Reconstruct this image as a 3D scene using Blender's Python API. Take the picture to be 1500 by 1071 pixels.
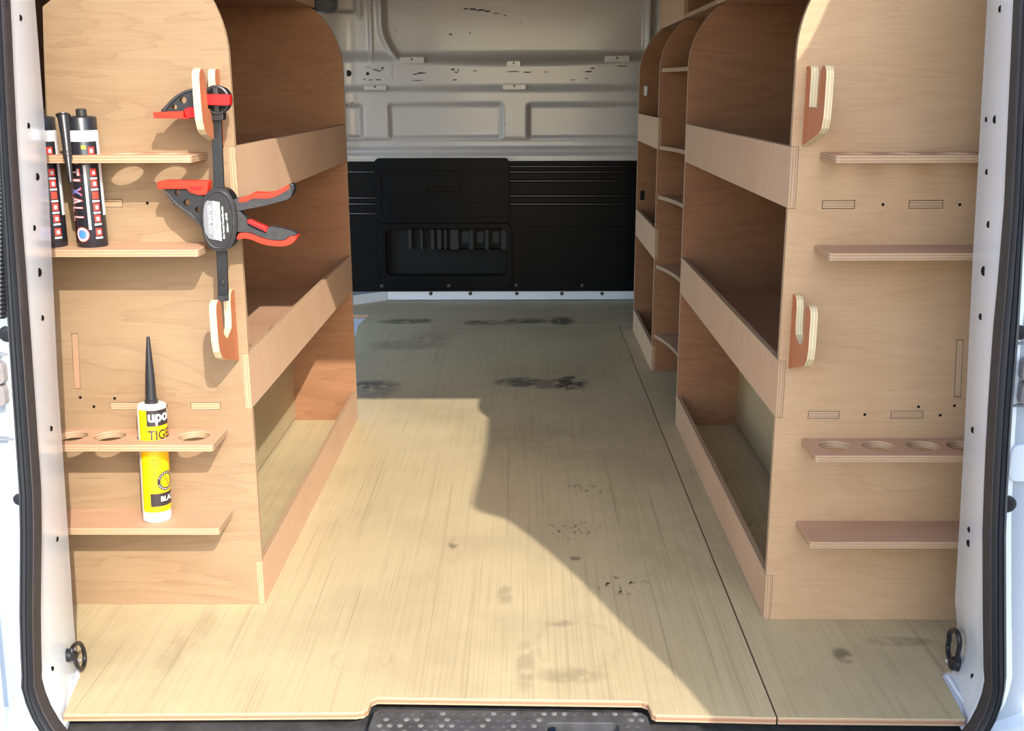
import bpy, bmesh, math, random
from mathutils import Vector, Matrix
from mathutils.geometry import tessellate_polygon
random.seed(7)
for o in list(bpy.data.objects): bpy.data.objects.remove(o)
S = bpy.context.scene
COL = S.collection
V = Vector

# ------------------------------------------------------------------ camera
H, F = .93, 1585.87                      # eye height, focal length in pixels of the 1500x1071 frame
pitch, yaw, roll = -.2503, -.0113, -.0039
fw = V((math.sin(yaw)*math.cos(pitch), math.cos(yaw)*math.cos(pitch), math.sin(pitch)))
rt = fw.cross(V((0, 0, 1))).normalized(); up = rt.cross(fw)
c_, s_ = math.cos(roll), math.sin(roll)
rt, up = rt*c_+up*s_, up*c_-rt*s_
cam = bpy.data.cameras.new('camera'); co = bpy.data.objects.new('camera', cam); COL.objects.link(co)
M = Matrix((rt, up, -fw)).transposed().to_4x4(); M.translation = V((0, 0, H)); co.matrix_world = M
cam.sensor_width = 36; cam.lens = F/1500*36; cam.clip_start = .02
S.camera = co
# ------------------------------------------------------------------ sky, sun, exposure
SUN = V((-.435, 1, -.785)).normalized()
SUN_E, SKY_E, EXPO = 5.5, .68, .14
w = bpy.data.worlds.new('sky'); S.world = w; w.use_nodes = True
nt = w.node_tree; sk = nt.nodes.new('ShaderNodeTexSky'); sk.sky_type = 'NISHITA'; sk.sun_disc = False
sk.sun_elevation = math.asin(-SUN.z); sk.sun_rotation = math.atan2(-SUN.x, -SUN.y); sk.dust_density = 1.1; sk.ozone_density = .5
nt.links.new(sk.outputs[0], nt.nodes['Background'].inputs[0]); nt.nodes['Background'].inputs[1].default_value = SKY_E
sl = bpy.data.lights.new('sun', 'SUN'); sl.energy = SUN_E; sl.angle = .0095; sl.color = (1, .95, .88)
so = bpy.data.objects.new('sun', sl); COL.objects.link(so); so.rotation_euler = SUN.to_track_quat('-Z', 'Y').to_euler(); so.location = (3, -7, 6)
vs = S.view_settings; vs.view_transform = 'Standard'; vs.look = 'None'; vs.exposure = EXPO; vs.gamma = 1; vs.use_curve_mapping = False

def ray(px, py): return fw+rt*((px-750)/F)-up*((py-535.5)/F)
def at(px, py, Y=None, X=None, Z=None):
    r = ray(px, py)
    t = Y/r.y if Y is not None else X/r.x if X is not None else (Z-H)/r.z
    return V((0, 0, H))+r*t

# ------------------------------------------------------------------ materials
def srgb(r, g, b):
    f = lambda c: (c/255/12.92 if c/255 <= .04045 else ((c/255+.055)/1.055)**2.4)
    return (f(r), f(g), f(b), 1)
class N:                                     # tiny node helper
    def __init__(s, name):
        s.m = bpy.data.materials.new(name); s.m.use_nodes = True; s.t = s.m.node_tree; s.b = s.t.nodes['Principled BSDF']
    def n(s, typ, ins=None, **kw):
        x = s.t.nodes.new('ShaderNode'+typ)
        for k, v in kw.items(): setattr(x, k, v)
        for k, v in (ins or {}).items(): s.set(x.inputs[k], v)
        return x
    def set(s, sock, v):
        if isinstance(v, bpy.types.NodeSocket): s.t.links.new(v, sock)
        elif isinstance(v, bpy.types.Node): s.t.links.new(v.outputs[0], sock)
        else: sock.default_value = v
    def math(s, op, a, b=0., c=0., clamp=False):
        x = s.n('Math', {0: a, 1: b, 2: c}, operation=op); x.use_clamp = clamp; return x.outputs[0]
    def mix(s, f, a, b, mode='MIX'):
        x = s.n('Mix', data_type='RGBA', blend_type=mode); s.set(x.inputs[0], f); s.set(x.inputs[6], a); s.set(x.inputs[7], b); return x.outputs[2]
    def ramp(s, f, stops, interp='LINEAR'):
        x = s.n('ValToRGB', {0: f}); r = x.color_ramp; r.interpolation = interp
        while len(r.elements) < len(stops): r.elements.new(.5)
        for e, (p, c) in zip(r.elements, stops): e.position = p; e.color = c if len(c) == 4 else (*c, 1)
        return x.outputs[0]
    def noise(s, vec, scale=1., detail=4., rough=.55, dist=0.):
        return s.n('TexNoise', {'Vector': vec, 'Scale': scale, 'Detail': detail, 'Roughness': rough, 'Distortion': dist}).outputs[0]
    def scl(s, vec, x, y, z=1.): return s.n('Mapping', {0: vec, 3: (x, y, z)}).outputs[0]
    def bump(s, h, strength=.2, dist=.001):
        s.set(s.b.inputs['Normal'], s.n('Bump', {'Strength': strength, 'Distance': dist, 'Height': h}).outputs[0])
def plain(name, col, rough=.5, metal=0., noise=.0, nscale=60, spec=.5, coat=0.):
    g = N(name); g.b.inputs['Roughness'].default_value = rough; g.b.inputs['Metallic'].default_value = metal
    g.b.inputs['Specular IOR Level'].default_value = spec; g.b.inputs['Coat Weight'].default_value = coat
    tc = g.n('TexCoord').outputs['Object']
    f = g.noise(tc, nscale, 5)
    d = tuple(c*(1-noise) for c in col[:3])+(1,)
    g.set(g.b.inputs['Base Color'], g.mix(g.ramp(f, [(.35, (0, 0, 0)), (.65, (1, 1, 1))]), col, d))
    if noise: g.bump(f, .15, .0006)
    return g.m
def ply(name, c_light, c_mid, c_dark, wav=1., fine=1.):
    """rotary-cut plywood face: UV u runs along the grain, metres"""
    g = N(name); uv = g.n('TexCoord').outputs['UV']; rnd = g.n('ObjectInfo').outputs['Random']
    off = g.n('CombineXYZ', {0: g.math('MULTIPLY', rnd, 37.), 1: g.math('MULTIPLY', rnd, 91.)})
    p = g.n('VectorMath', {0: uv, 1: off.outputs[0]}, operation='ADD').outputs[0]
    n1 = g.noise(g.scl(p, 1.6, 9), 1., 4, .5, .6)                     # broad cathedral figure
    fig = g.math('FRACT', g.math('MULTIPLY', n1, 9.))
    fig = g.math('POWER', fig, 3.)
    n2 = g.noise(g.scl(p, 9, 420), 1., 3, .6)                         # fine pores
    n3 = g.noise(g.scl(p, 3, 5), 1., 3)                               # blotches
    n4 = g.noise(g.scl(p, 40, 900), 1., 1, .5)
    c = g.mix(g.ramp(n3, [(.3, (0, 0, 0)), (.7, (1, 1, 1))]), c_light, c_mid)
    c = g.mix(g.math('MULTIPLY', fig, .34*wav, clamp=True), c, c_dark)
    c = g.mix(g.math('MULTIPLY', g.ramp(n2, [(.42, (0, 0, 0)), (.72, (1, 1, 1))]), .30*fine, clamp=True), c, c_dark)
    c = g.mix(g.math('MULTIPLY', g.ramp(n4, [(.60, (0, 0, 0)), (.75, (1, 1, 1))]), .25*fine, clamp=True), c, c_dark)
    vor = g.n('TexVoronoi', {'Vector': g.scl(p, 5., 9.), 'Scale': 1.}, feature='F1')
    knot = g.ramp(g.math('ADD', vor.outputs['Distance'], g.math('MULTIPLY', g.noise(p, 60, 2), .06)), [(.055, (1, 1, 1)), (.085, (0, 0, 0))])
    sel = g.math('GREATER_THAN', g.n('SeparateColor', {0: vor.outputs['Color']}).outputs[0], .86)
    c = g.mix(g.math('MULTIPLY', g.math('MULTIPLY', knot, sel), .55), c, tuple(x*.45 for x in c_dark[:3])+(1,))
    g.set(g.b.inputs['Base Color'], c); g.b.inputs['Roughness'].default_value = .62; g.b.inputs['Specular IOR Level'].default_value = .3
    g.bump(g.math('ADD', n2, g.math('MULTIPLY', n4, .5)), .12, .0006)
    return g.m
def ply_edge(name, pale, brown, layers=5.):
    """laminated edge: UV v runs 0..1 across the thickness"""
    g = N(name); uv = g.n('TexCoord').outputs['UV']; sp = g.n('SeparateXYZ', {0: uv})
    u, v = sp.outputs[0], sp.outputs[1]
    wob = g.math('MULTIPLY', g.math('SUBTRACT', g.noise(g.scl(uv, 30, 2), 1., 2), .5), .12)
    f = g.math('FRACT', g.math('MULTIPLY', g.math('ADD', v, wob), layers*.5))
    st = g.ramp(f, [(0, (0, 0, 0)), (.44, (0, 0, 0)), (.50, (1, 1, 1)), (.94, (1, 1, 1)), (1, (0, 0, 0))])
    c = g.mix(st, pale, brown)
    line = g.ramp(g.math('FRACT', g.math('MULTIPLY', g.math('ADD', v, wob), layers)), [(0, (1, 1, 1)), (.10, (0, 0, 0)), (.92, (0, 0, 0)), (1, (1, 1, 1))])
    c = g.mix(g.math('MULTIPLY', line, .55), c, srgb(120, 72, 48))
    gap = g.ramp(g.noise(g.scl(uv, 45, 3), 1., 2), [(.70, (0, 0, 0)), (.74, (1, 1, 1))])
    c = g.mix(g.math('MULTIPLY', gap, .55), c, srgb(70, 42, 30))
    g.set(g.b.inputs['Base Color'], c); g.b.inputs['Roughness'].default_value = .7
    g.bump(g.noise(g.scl(uv, 300, 12), 1., 2), .2, .0005)
    return g.m
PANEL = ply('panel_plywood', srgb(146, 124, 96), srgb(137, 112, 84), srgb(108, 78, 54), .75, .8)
PANEL_SHADE = ply('shaded_panel_plywood', srgb(150, 108, 76), srgb(140, 97, 66), srgb(104, 66, 42), .8, .8)  # panel ply made redder and darker: shade of the bays put into the colour
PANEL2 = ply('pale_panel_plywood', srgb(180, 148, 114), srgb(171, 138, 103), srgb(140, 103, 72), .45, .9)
RAIL = ply('rail_plywood', srgb(200, 165, 134), srgb(192, 156, 125), srgb(162, 126, 97), .2, .8)
SHELF = ply('shelf_plywood', srgb(186, 148, 118), srgb(177, 138, 108), srgb(142, 102, 76), .5)
HOOKP = ply('hook_plywood', srgb(184, 116, 78), srgb(174, 104, 68), srgb(138, 78, 50), .4, .8)
EDGE = ply_edge('plywood_edge', srgb(174, 146, 113), srgb(154, 121, 92))
HEDGE = ply_edge('hook_edge', srgb(204, 188, 152), srgb(188, 166, 126))
FEDGE = ply_edge('floor_edge', srgb(172, 140, 110), srgb(148, 108, 82), 3.)

def floor_mat():
    g = N('floor_plywood'); tc = g.n('TexCoord').outputs['Object']
    rnd = g.n('ObjectInfo').outputs['Random']
    uv = g.n('TexCoord').outputs['UV']
    off = g.n('CombineXYZ', {0: g.math('MULTIPLY', rnd, 17.), 1: g.math('MULTIPLY', rnd, 31.)})
    p = g.n('VectorMath', {0: uv, 1: off.outputs[0]}, operation='ADD').outputs[0]
    a = g.noise(g.scl(p, 1.6, 300), 1., 4, .65, .2); b = g.noise(g.scl(p, 3., 130), 1., 3, .5, .4); d = g.noise(g.scl(p, 2., 3.), 1., 3)
    c = g.mix(g.ramp(d, [(.3, (0, 0, 0)), (.7, (1, 1, 1))]), srgb(186, 168, 131), srgb(176, 158, 121))
    c = g.mix(g.math('MULTIPLY', g.ramp(a, [(.50, (0, 0, 0)), (.72, (1, 1, 1))]), .40), c, srgb(132, 117, 88))
    c = g.mix(g.math('MULTIPLY', g.ramp(b, [(.56, (0, 0, 0)), (.66, (1, 1, 1))]), .22), c, srgb(140, 124, 92))
    gr = g.noise(tc, 2.2, 6, .65)                                      # general grime
    c = g.mix(g.math('MULTIPLY', g.ramp(gr, [(.46, (0, 0, 0)), (.75, (1, 1, 1))]), .38), c, srgb(120, 108, 84))
    sx = g.n('SeparateXYZ', {0: tc}); X, Y = sx.outputs[0], sx.outputs[1]
    n_in = g.noise(tc, 26, 5, .65); n_sp = g.noise(g.scl(tc, 90, 40), 1., 3, .6)
    def ell(cx, cy, rx, ry):
        ax = g.math('DIVIDE', g.math('SUBTRACT', X, cx), rx); ay = g.math('DIVIDE', g.math('SUBTRACT', Y, cy), ry)
        return g.math('SQRT', g.math('ADD', g.math('MULTIPLY', ax, ax), g.math('MULTIPLY', ay, ay)))
    tot = None
    for px, py, rx, ry, k, kind in STAINS:
        q = at(px, py, Z=0); e = ell(q.x, q.y, rx, ry)
        if kind == 'ring': m = g.math('SUBTRACT', 1., g.math('MULTIPLY', g.math('ABSOLUTE', g.math('SUBTRACT', e, 1.)), 7.), clamp=True); nn = g.ramp(n_in, [(.40, (0, 0, 0)), (.62, (1, 1, 1))])
        else:
            m = g.math('MULTIPLY', g.math('SUBTRACT', 1., e, clamp=True), 2.2, clamp=True)
            nn = g.ramp(n_sp, [(.56, (0, 0, 0)), (.64, (1, 1, 1))]) if kind == 'speck' else g.ramp(n_in, [(.36, (0, 0, 0)), (.52, (1, 1, 1))])
        v = g.math('MULTIPLY', g.math('MULTIPLY', m, nn), k)
        tot = v if tot is None else g.math('MAXIMUM', tot, v)
    ln = g.noise(g.scl(p, .9, 95), 1., 2, .5, .15)
    c = g.mix(g.math('MULTIPLY', g.ramp(ln, [(.64, (0, 0, 0)), (.70, (1, 1, 1))]), .28), c, srgb(110, 94, 68))
    c = g.mix(tot, c, srgb(44, 36, 28))
    g.set(g.b.inputs['Base Color'], c); g.b.inputs['Roughness'].default_value = .5; g.b.inputs['Specular IOR Level'].default_value = .4
    g.bump(a, .12, .0006)
    return g.m
STAINS = [(762, 560, .10, .07, .85, 'b'), (800, 563, .07, .07, .6, 'b'), (832, 562, .075, .09, .9, 'b'), (833, 553, .03, .03, .9, 'b'), (548, 564, .10, .07, .75, 'b'), (553, 572, .08, .12, .4, 'b'),
          (590, 471, .12, .06, .7, 'b'), (618, 470, .05, .05, .7, 'b'), (700, 473, .07, .06, .75, 'b'), (770, 470, .12, .06, .8, 'b'), (823, 470, .06, .10, .85, 'b'), (730, 473, .12, .07, .4, 'b'),
          (600, 505, .2, .1, .35, 'b'), (630, 495, .1, .14, .3, 'b'), (910, 858, .06, .05, .95, 'speck'), (842, 776, .07, .06, .8, 'speck'), (860, 715, .07, .06, .6, 'speck'), (843, 818, .014, .014, .6, 'b'),
          (845, 945, .07, .085, .15, 'ring'), (530, 965, .05, .04, .14, 'ring'), (740, 872, .018, .05, .28, 'b'), (770, 975, .02, .10, .26, 'b'), (820, 913, .03, .016, .32, 'b'), (664, 797, .012, .03, .55, 'b'), (835, 990, .07, .03, .25, 'b'),
          (250, 960, .03, .09, .14, 'b'), (300, 920, .02, .1, .16, 'b'), (800, 650, .3, .25, .12, 'b'), (1010, 800, .2, .2, .10, 'b'), (1235, 960, .02, .03, .6, 'b'), (1320, 940, .07, .02, .35, 'b'), (1090, 760, .03, .05, .5, 'speck'), (1105, 775, .04, .06, .7, 'speck')]
FLOOR = floor_mat()

def paint_mat(name, col, rough=.24):
    g = N(name); tc = g.n('TexCoord').outputs['Object']
    d = g.noise(tc, 3., 5, .6)
    c = g.mix(g.math('MULTIPLY', g.ramp(d, [(.45, (0, 0, 0)), (.8, (1, 1, 1))]), .12), col, srgb(170, 165, 155))
    g.set(g.b.inputs['Base Color'], c); g.b.inputs['Roughness'].default_value = rough; g.b.inputs['Coat Weight'].default_value = .25; g.b.inputs['Coat Roughness'].default_value = .12
    g.bump(g.noise(tc, 220, 2), .04, .0004)
    return g.m
WHITE = paint_mat('white_van_paint', srgb(218, 223, 228))
JAMB_SHADE = paint_mat('shaded_white_jamb_paint', srgb(156, 164, 174))  # same van white, darkened: shade from the open door painted into the colour
METAL = paint_mat('white_bulkhead_paint', srgb(170, 164, 156), .30)
BLACKP = plain('black_plastic', srgb(24, 25, 29), .42, noise=.25, nscale=300)
BLACKT = plain('black_trim_panel', srgb(7, 8, 12), .36, noise=.3, nscale=120, spec=.08)
BLACKR = plain('black_rib_gloss', srgb(10, 11, 14), .22, spec=.6)
BLACKD = plain('dark_cavity', srgb(5, 5, 7), .6, spec=.2)
RUBBER = plain('black_rubber', srgb(30, 31, 35), .5, noise=.2, nscale=90)
LIP = plain('brown_rubber_lip', srgb(50, 44, 43), .6, noise=.2)
STEPM = plain('step_plastic', srgb(74, 73, 73), .6, noise=.4, nscale=35, spec=.3)
STEPD = plain('step_worn_bump', srgb(112, 110, 106), .6, noise=.3, nscale=90)
CLAMPB = plain('clamp_black', srgb(25, 25, 28), .42, noise=.25, nscale=160)
CLAMPG = plain('clamp_grey', srgb(48, 47, 48), .4, noise=.45, nscale=140)
BARM = plain('clamp_bar_steel', srgb(32, 33, 36), .38, .3, noise=.2, nscale=80)
RED = plain('red_pad', srgb(206, 26, 24), .45, noise=.06, spec=.3)
ORANGE = plain('orange_red_grip', srgb(222, 48, 26), .5, noise=.08, spec=.3)
SILVER = plain('label_grey', srgb(116, 117, 120), .7, spec=.05)
CLWHITE = plain('clamp_label_white', srgb(190, 190, 188), .7, spec=.05)
LWHITE = plain('label_white', srgb(214, 214, 214), .4)
LBLACK = plain('label_black', srgb(24, 24, 26), .35)
LGREY = plain('label_text_grey', srgb(70, 72, 78), .6)
TUBEB = plain('black_tube_plastic', srgb(33, 34, 40), .3, noise=.1)
NOZZ = plain('black_nozzle_plastic', srgb(38, 38, 41), .35)
TUBEW = plain('white_tube_plastic', srgb(216, 210, 202), .35)
YELLOW = plain('yellow_label', srgb(240, 176, 6), .4)
YDARK = plain('dark_label_print', srgb(46, 38, 40), .45)
LRED = plain('red_label_print', srgb(214, 62, 48), .4)
LBLUE = plain('blue_label_print', srgb(70, 130, 205), .4)
LYEL = plain('yellow_mark_print', srgb(214, 206, 40), .4)
LSIL = plain('silver_letter_print', srgb(188, 184, 190), .4)
HINGE = plain('hinge_steel', srgb(140, 132, 130), .5, .2, noise=.15)
ASPH = plain('pale_asphalt', srgb(176, 173, 166), .9, noise=.35, nscale=25)
LINING = plain('brown_hardboard', srgb(104, 76, 56), .7, noise=.2, nscale=40)
GLASS = plain('dark_latch_glass', srgb(20, 32, 48), .1)
DIRT = plain('scuffed_primer', srgb(58, 52, 46), .7, noise=.4)
SUBF = paint_mat('sill_paint', srgb(206, 212, 218), .35)

# ------------------------------------------------------------------ object helpers
def root(name, loc=(0, 0, 0), label=None, cat=None, group=None, kind=None):
    o = bpy.data.objects.new(name, None); COL.objects.link(o); o.location = loc; o.empty_display_size = .05
    return tag(o, label, cat, group, kind)
def tag(o, label=None, cat=None, group=None, kind=None):
    for k, v in (('label', label), ('category', cat), ('group', group), ('kind', kind)):
        if v: o[k] = v
    return o
def link(name, me, mats, parent=None, smooth=False, bevel=0., seg=2, label=None, kind=None, ang=40):
    o = bpy.data.objects.new(name, me); COL.objects.link(o)
    for m in (mats if isinstance(mats, (list, tuple)) else [mats]): me.materials.append(m)
    if parent:
        off = V((0, 0, 0)); q = parent
        while q: off += V(q.location); q = q.parent
        me.transform(Matrix.Translation(-off)); o.parent = parent
    if smooth:
        for p in me.polygons: p.use_smooth = True
        try: me.set_sharp_from_angle(angle=math.radians(ang))
        except Exception: pass
    if bevel:
        b = o.modifiers.new('bevel', 'BEVEL'); b.width = bevel; b.segments = seg; b.limit_method = 'ANGLE'; b.angle_limit = math.radians(50)
    return tag(o, label, None, None, kind)
def extrude(outline, holes, t, O, ax, ay, grain=0):
    """solid from a 2-D outline with holes; ax, ay span the plane, thickness t along ax x ay; face slot 0, edge slot 1; UVs in metres"""
    ax, ay = V(ax), V(ay); nn = ax.cross(ay).normalized(); O = V(O)
    loops = [[V((p[0], p[1], 0)) for p in outline]]+[[V((p[0], p[1], 0)) for p in h] for h in holes]
    def area(l): return sum(l[i].x*l[(i+1) % len(l)].y-l[(i+1) % len(l)].x*l[i].y for i in range(len(l)))
    if area(loops[0]) < 0: loops[0].reverse()
    for h in loops[1:]:
        if area(h) > 0: h.reverse()
    flat = [p for l in loops for p in l]; n = len(flat)
    tris = tessellate_polygon(loops)
    vs_ = [O+ax*p.x+ay*p.y for p in flat]+[O+ax*p.x+ay*p.y+nn*t for p in flat]
    faces, mi, uvs = [], [], []
    g2 = (lambda p: (p.x, p.y)) if grain == 0 else (lambda p: (p.y, p.x))
    for a, b, c in tris:
        A, B, C = flat[a], flat[b], flat[c]
        if (B-A).cross(C-A).z < 0: a, b, c = a, c, b
        if abs((B-A).cross(C-A).z) < 1e-12: continue
        faces.append((a+n, b+n, c+n)); uvs.append([g2(flat[i]) for i in (a, b, c)]); mi.append(0)
        faces.append((a, c, b)); uvs.append([(g2(flat[i])[0]+3, g2(flat[i])[1]+5) for i in (a, c, b)]); mi.append(0)
    k = 0
    for l in loops:
        m = len(l); s = 0
        for i in range(m):
            j = (i+1) % m; d = (l[j]-l[i]).length
            faces.append((k+i, k+j, k+j+n, k+i+n)); uvs.append([(s, 0), (s+d, 0), (s+d, 1), (s, 1)]); mi.append(1); s += d
        k += m
    me = bpy.data.meshes.new('m'); me.from_pydata([tuple(v) for v in vs_], [], faces)
    ul = me.uv_layers.new(name='uv'); q = 0
    for f, u in zip(me.polygons, uvs):
        for x in u: ul.data[q].uv = x; q += 1
    for f, m in zip(me.polygons, mi): f.material_index = m
    me.validate(); me.update()
    return me
def board(name, outline, holes, t, O, ax, ay, mats, parent, grain=0, **kw):
    return link(name, extrude(outline, holes, t, O, ax, ay, grain), mats, parent, **kw)
def rect(a0, b0, a1, b1): return [(a0, b0), (a1, b0), (a1, b1), (a0, b1)]
def rrect(a0, b0, a1, b1, r, n=4):
    out = []
    for cx, cy, s in ((a1-r, b0+r, -90), (a1-r, b1-r, 0), (a0+r, b1-r, 90), (a0+r, b0+r, 180)):
        for i in range(n+1):
            t = math.radians(s+90*i/n); out.append((cx+r*math.cos(t), cy+r*math.sin(t)))
    return out
def circ(cx, cy, r, n=24, ry=None): return [(cx+r*math.cos(2*math.pi*i/n), cy+(ry or r)*math.sin(2*math.pi*i/n)) for i in range(n)]
class MB:                                    # mesh collector
    def __init__(s): s.v, s.f, s.m = [], [], []
    def add(s, v, f, mi=0):
        k = len(s.v); s.v += [tuple(x) for x in v]; s.f += [tuple(i+k for i in q) for q in f]; s.m += [mi]*len(f); return s
    def box(s, lo, hi, mi=0):
        x0, y0, z0 = lo; x1, y1, z1 = hi
        return s.add([(x0, y0, z0), (x1, y0, z0), (x1, y1, z0), (x0, y1, z0), (x0, y0, z1), (x1, y0, z1), (x1, y1, z1), (x0, y1, z1)],
                     [(0, 3, 2, 1), (4, 5, 6, 7), (0, 1, 5, 4), (1, 2, 6, 5), (2, 3, 7, 6), (3, 0, 4, 7)], mi)
    def lathe(s, prof, c, n=28, mi=0, axis=None):
        c = V(c); A = V(axis or (0, 0, 1)).normalized(); u = A.orthogonal().normalized(); w_ = A.cross(u); k = []
        v = [c+A*z+(u*math.cos(2*math.pi*i/n)+w_*math.sin(2*math.pi*i/n))*r for r, z in prof for i in range(n)]
        f = [(j*n+i, j*n+(i+1) % n, (j+1)*n+(i+1) % n, (j+1)*n+i) for j in range(len(prof)-1) for i in range(n)]
        f += [tuple(range(n))[::-1], tuple((len(prof)-1)*n+i for i in range(n))]
        return s.add(v, f, mi)
    def tube(s, pts, r, n=8, mi=0, closed=False):
        pts = [V(p) for p in pts]; m = len(pts); v = []; ref = V((0, 0, 1)); prev = None
        for i, p in enumerate(pts):
            d = (pts[(i+1) % m]-pts[i-1]) if closed else (pts[min(i+1, m-1)]-pts[max(i-1, 0)])
            d.normalize()
            if prev is None: u = d.orthogonal().normalized()
            else: u = (prev-d*prev.dot(d)).normalized()
            prev = u; b = d.cross(u); rr = r[i] if isinstance(r, (list, tuple)) else r
            v += [p+(u*math.cos(2*math.pi*k/n)+b*math.sin(2*math.pi*k/n))*rr for k in range(n)]
        L = m if closed else m-1
        f = [(i*n+k, i*n+(k+1) % n, ((i+1) % m)*n+(k+1) % n, ((i+1) % m)*n+k) for i in range(L) for k in range(n)]
        if not closed: f += [tuple(range(n))[::-1], tuple((m-1)*n+k for k in range(n))]
        return s.add(v, f, mi)
    def build(s, name, mats, parent=None, fix=True, **kw):
        me = bpy.data.meshes.new('m'); me.from_pydata(s.v, [], s.f)
        for p, i in zip(me.polygons, s.m): p.material_index = i
        if fix:
            b = bmesh.new(); b.from_mesh(me); bmesh.ops.recalc_face_normals(b, faces=b.faces); b.to_mesh(me); b.free()
        return link(name, me, mats, parent, **kw)
def xz(px, Y): return [(lambda q: (q.x, q.z))(at(a, b, Y=Y)) for a, b in px]      # pixel outline -> plane at real distance Y
def prism(name, pxs, Y0, Y1, mat, parent, holes=(), bevel=.001, **kw):
    """outline in the plane Y=Y0, running back to Y1 (real thickness)"""
    o2 = xz(pxs, Y0); hs = [[(x, z) for x, z in h] for h in holes]
    return board(name, o2, hs, Y1-Y0, (0, Y1, 0), (1, 0, 0), (0, 0, 1), [mat, mat] if not isinstance(mat, list) else mat, parent, bevel=bevel, **kw)
def smoothpoly(p, n=4):                      # Catmull-Rom round an outline
    out = []; m = len(p)
    for i in range(m):
        a, b, c, d = (V((*p[(i+k-1) % m], 0)) for k in range(4))
        for j in range(n):
            t = j/n; q = .5*((2*b)+(c-a)*t+(2*a-5*b+4*c-d)*t*t+(3*b-a-3*c+d)*t**3); out.append((q.x, q.y))
    return out

# ================================================================== SETTING
XL, XR, YFL, YFR, YBL, YBR, YK = -.4835, .4323, 1.8406, 1.7848, 2.9997, 2.9484, 4.848
T = .012
g = MB(); g.box((-14, -14, -.62), (14, 16, -.56)); g.build('ground', ASPH, kind='structure')
# floor: bare metal pan and three sheets of plywood
fl = root('floor', kind='structure')
MB().box((-.90, 1.62, -.035), (.90, 4.95, -.0135)).build('metal_pan', SUBF, fl)
def floor_sheet(pts, name='floor_sheet', grain=1):
    return board(name, pts, [], .012, (0, 0, -.012), (1, 0, 0), (0, 1, 0), [FLOOR, FEDGE], fl, grain=grain, bevel=.0008, seg=1)
SE = .3855
floor_sheet([(-.7095, 1.4727), (-.262, 1.4800), (-.247, 1.484), (-.242, 1.492), (-.2405, 1.515), (-.232, 1.5228), (.184, 1.5145), (.193, 1.508), (.196, 1.482), (.202, 1.4755),
             (SE-.0012, 1.4690), (SE-.0012, 4.2985), (-.675, 4.2985), (-.655, 4.107), (-.86, 4.107), (-.86, 1.84), (-.80, 1.74), (-.7286, 1.5865)])
floor_sheet([(SE+.0012, 1.4690), (.6703, 1.4657), (.6815, 1.590), (.684, 1.600), (.690, 1.6035), (.7032, 1.6027), (.75, 1.66), (.86, 1.80), (.86, 4.2985), (SE+.0012, 4.2985)])
floor_sheet([(-.675, 4.3015), (.86, 4.3015), (.86, 4.83), (-.80, 4.83), (-.80, 4.505), (-.66, 4.5005)], grain=0)
# roof, walls, rear header
MB().box((-.94, 1.46, 1.40), (.94, 4.95, 1.44)).build('ceiling', LINING, kind='structure')
wr = MB().box((.885, 1.66, -.5), (.925, 4.95, 1.42)).build('wall_right', METAL, kind='structure')
MB().box((.876, 1.70, -.005), (.884, 4.3, 1.38)).build('lining_board', LINING, wr)
wl = MB(); wl.box((-.925, 1.66, -.5), (-.885, 3.4, 1.42)); wl.box((-.925, 4.62, -.5), (-.885, 4.95, 1.42)); wl.box((-.925, 3.4, 1.30), (-.885, 4.62, 1.42)); wl.box((-.925, 3.4, -.5), (-.885, 4.62, -.04))
wl = wl.build('wall_left', METAL, kind='structure')
MB().box((-.884, 1.70, -.005), (-.876, 3.2, 1.38)).build('lining_board', LINING, wl)
MB().box((-.72, 1.46, 1.378), (.72, 1.60, 1.46)).build('trim_1', WHITE, kind='structure', bevel=.008)

# bulkhead: pressed white sheet above, moulded black panel below
bk = root('wall_front', (0, YK, 0), kind='structure')
def ss(e0, e1, x):
    t = max(0., min(1., (x-e0)/(e1-e0))); return t*t*(3-2*t)
def bumpbox(x, z, b, e):                     # 1 inside a rounded box, 0 outside, ramp width e
    dx = max(b[0]-x, x-b[2]); dz = max(b[1]-z, z-b[3])
    d = math.hypot(max(dx+e, 0), max(dz+e, 0)) if dx > -e or dz > -e else 0
    return 1-ss(0, 1, d/e*1.0)
def bx(x0, y0, x1, y1):
    a, b = at(x0, y1, Y=YK), at(x1, y0, Y=YK); return (a.x, a.z, b.x, b.z)
RECS = [bx(440, 151, 532, 205), bx(568, 149, 738, 206), bx(770, 149, 1010, 206)]
Zb = [at(750, y, Y=YK).z for y in (80, 96, 118, 128, 138, 205, 214, 228)]
lr = at(543, 40, Y=YK).x; rr_ = at(959, 30, Y=YK).x
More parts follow.
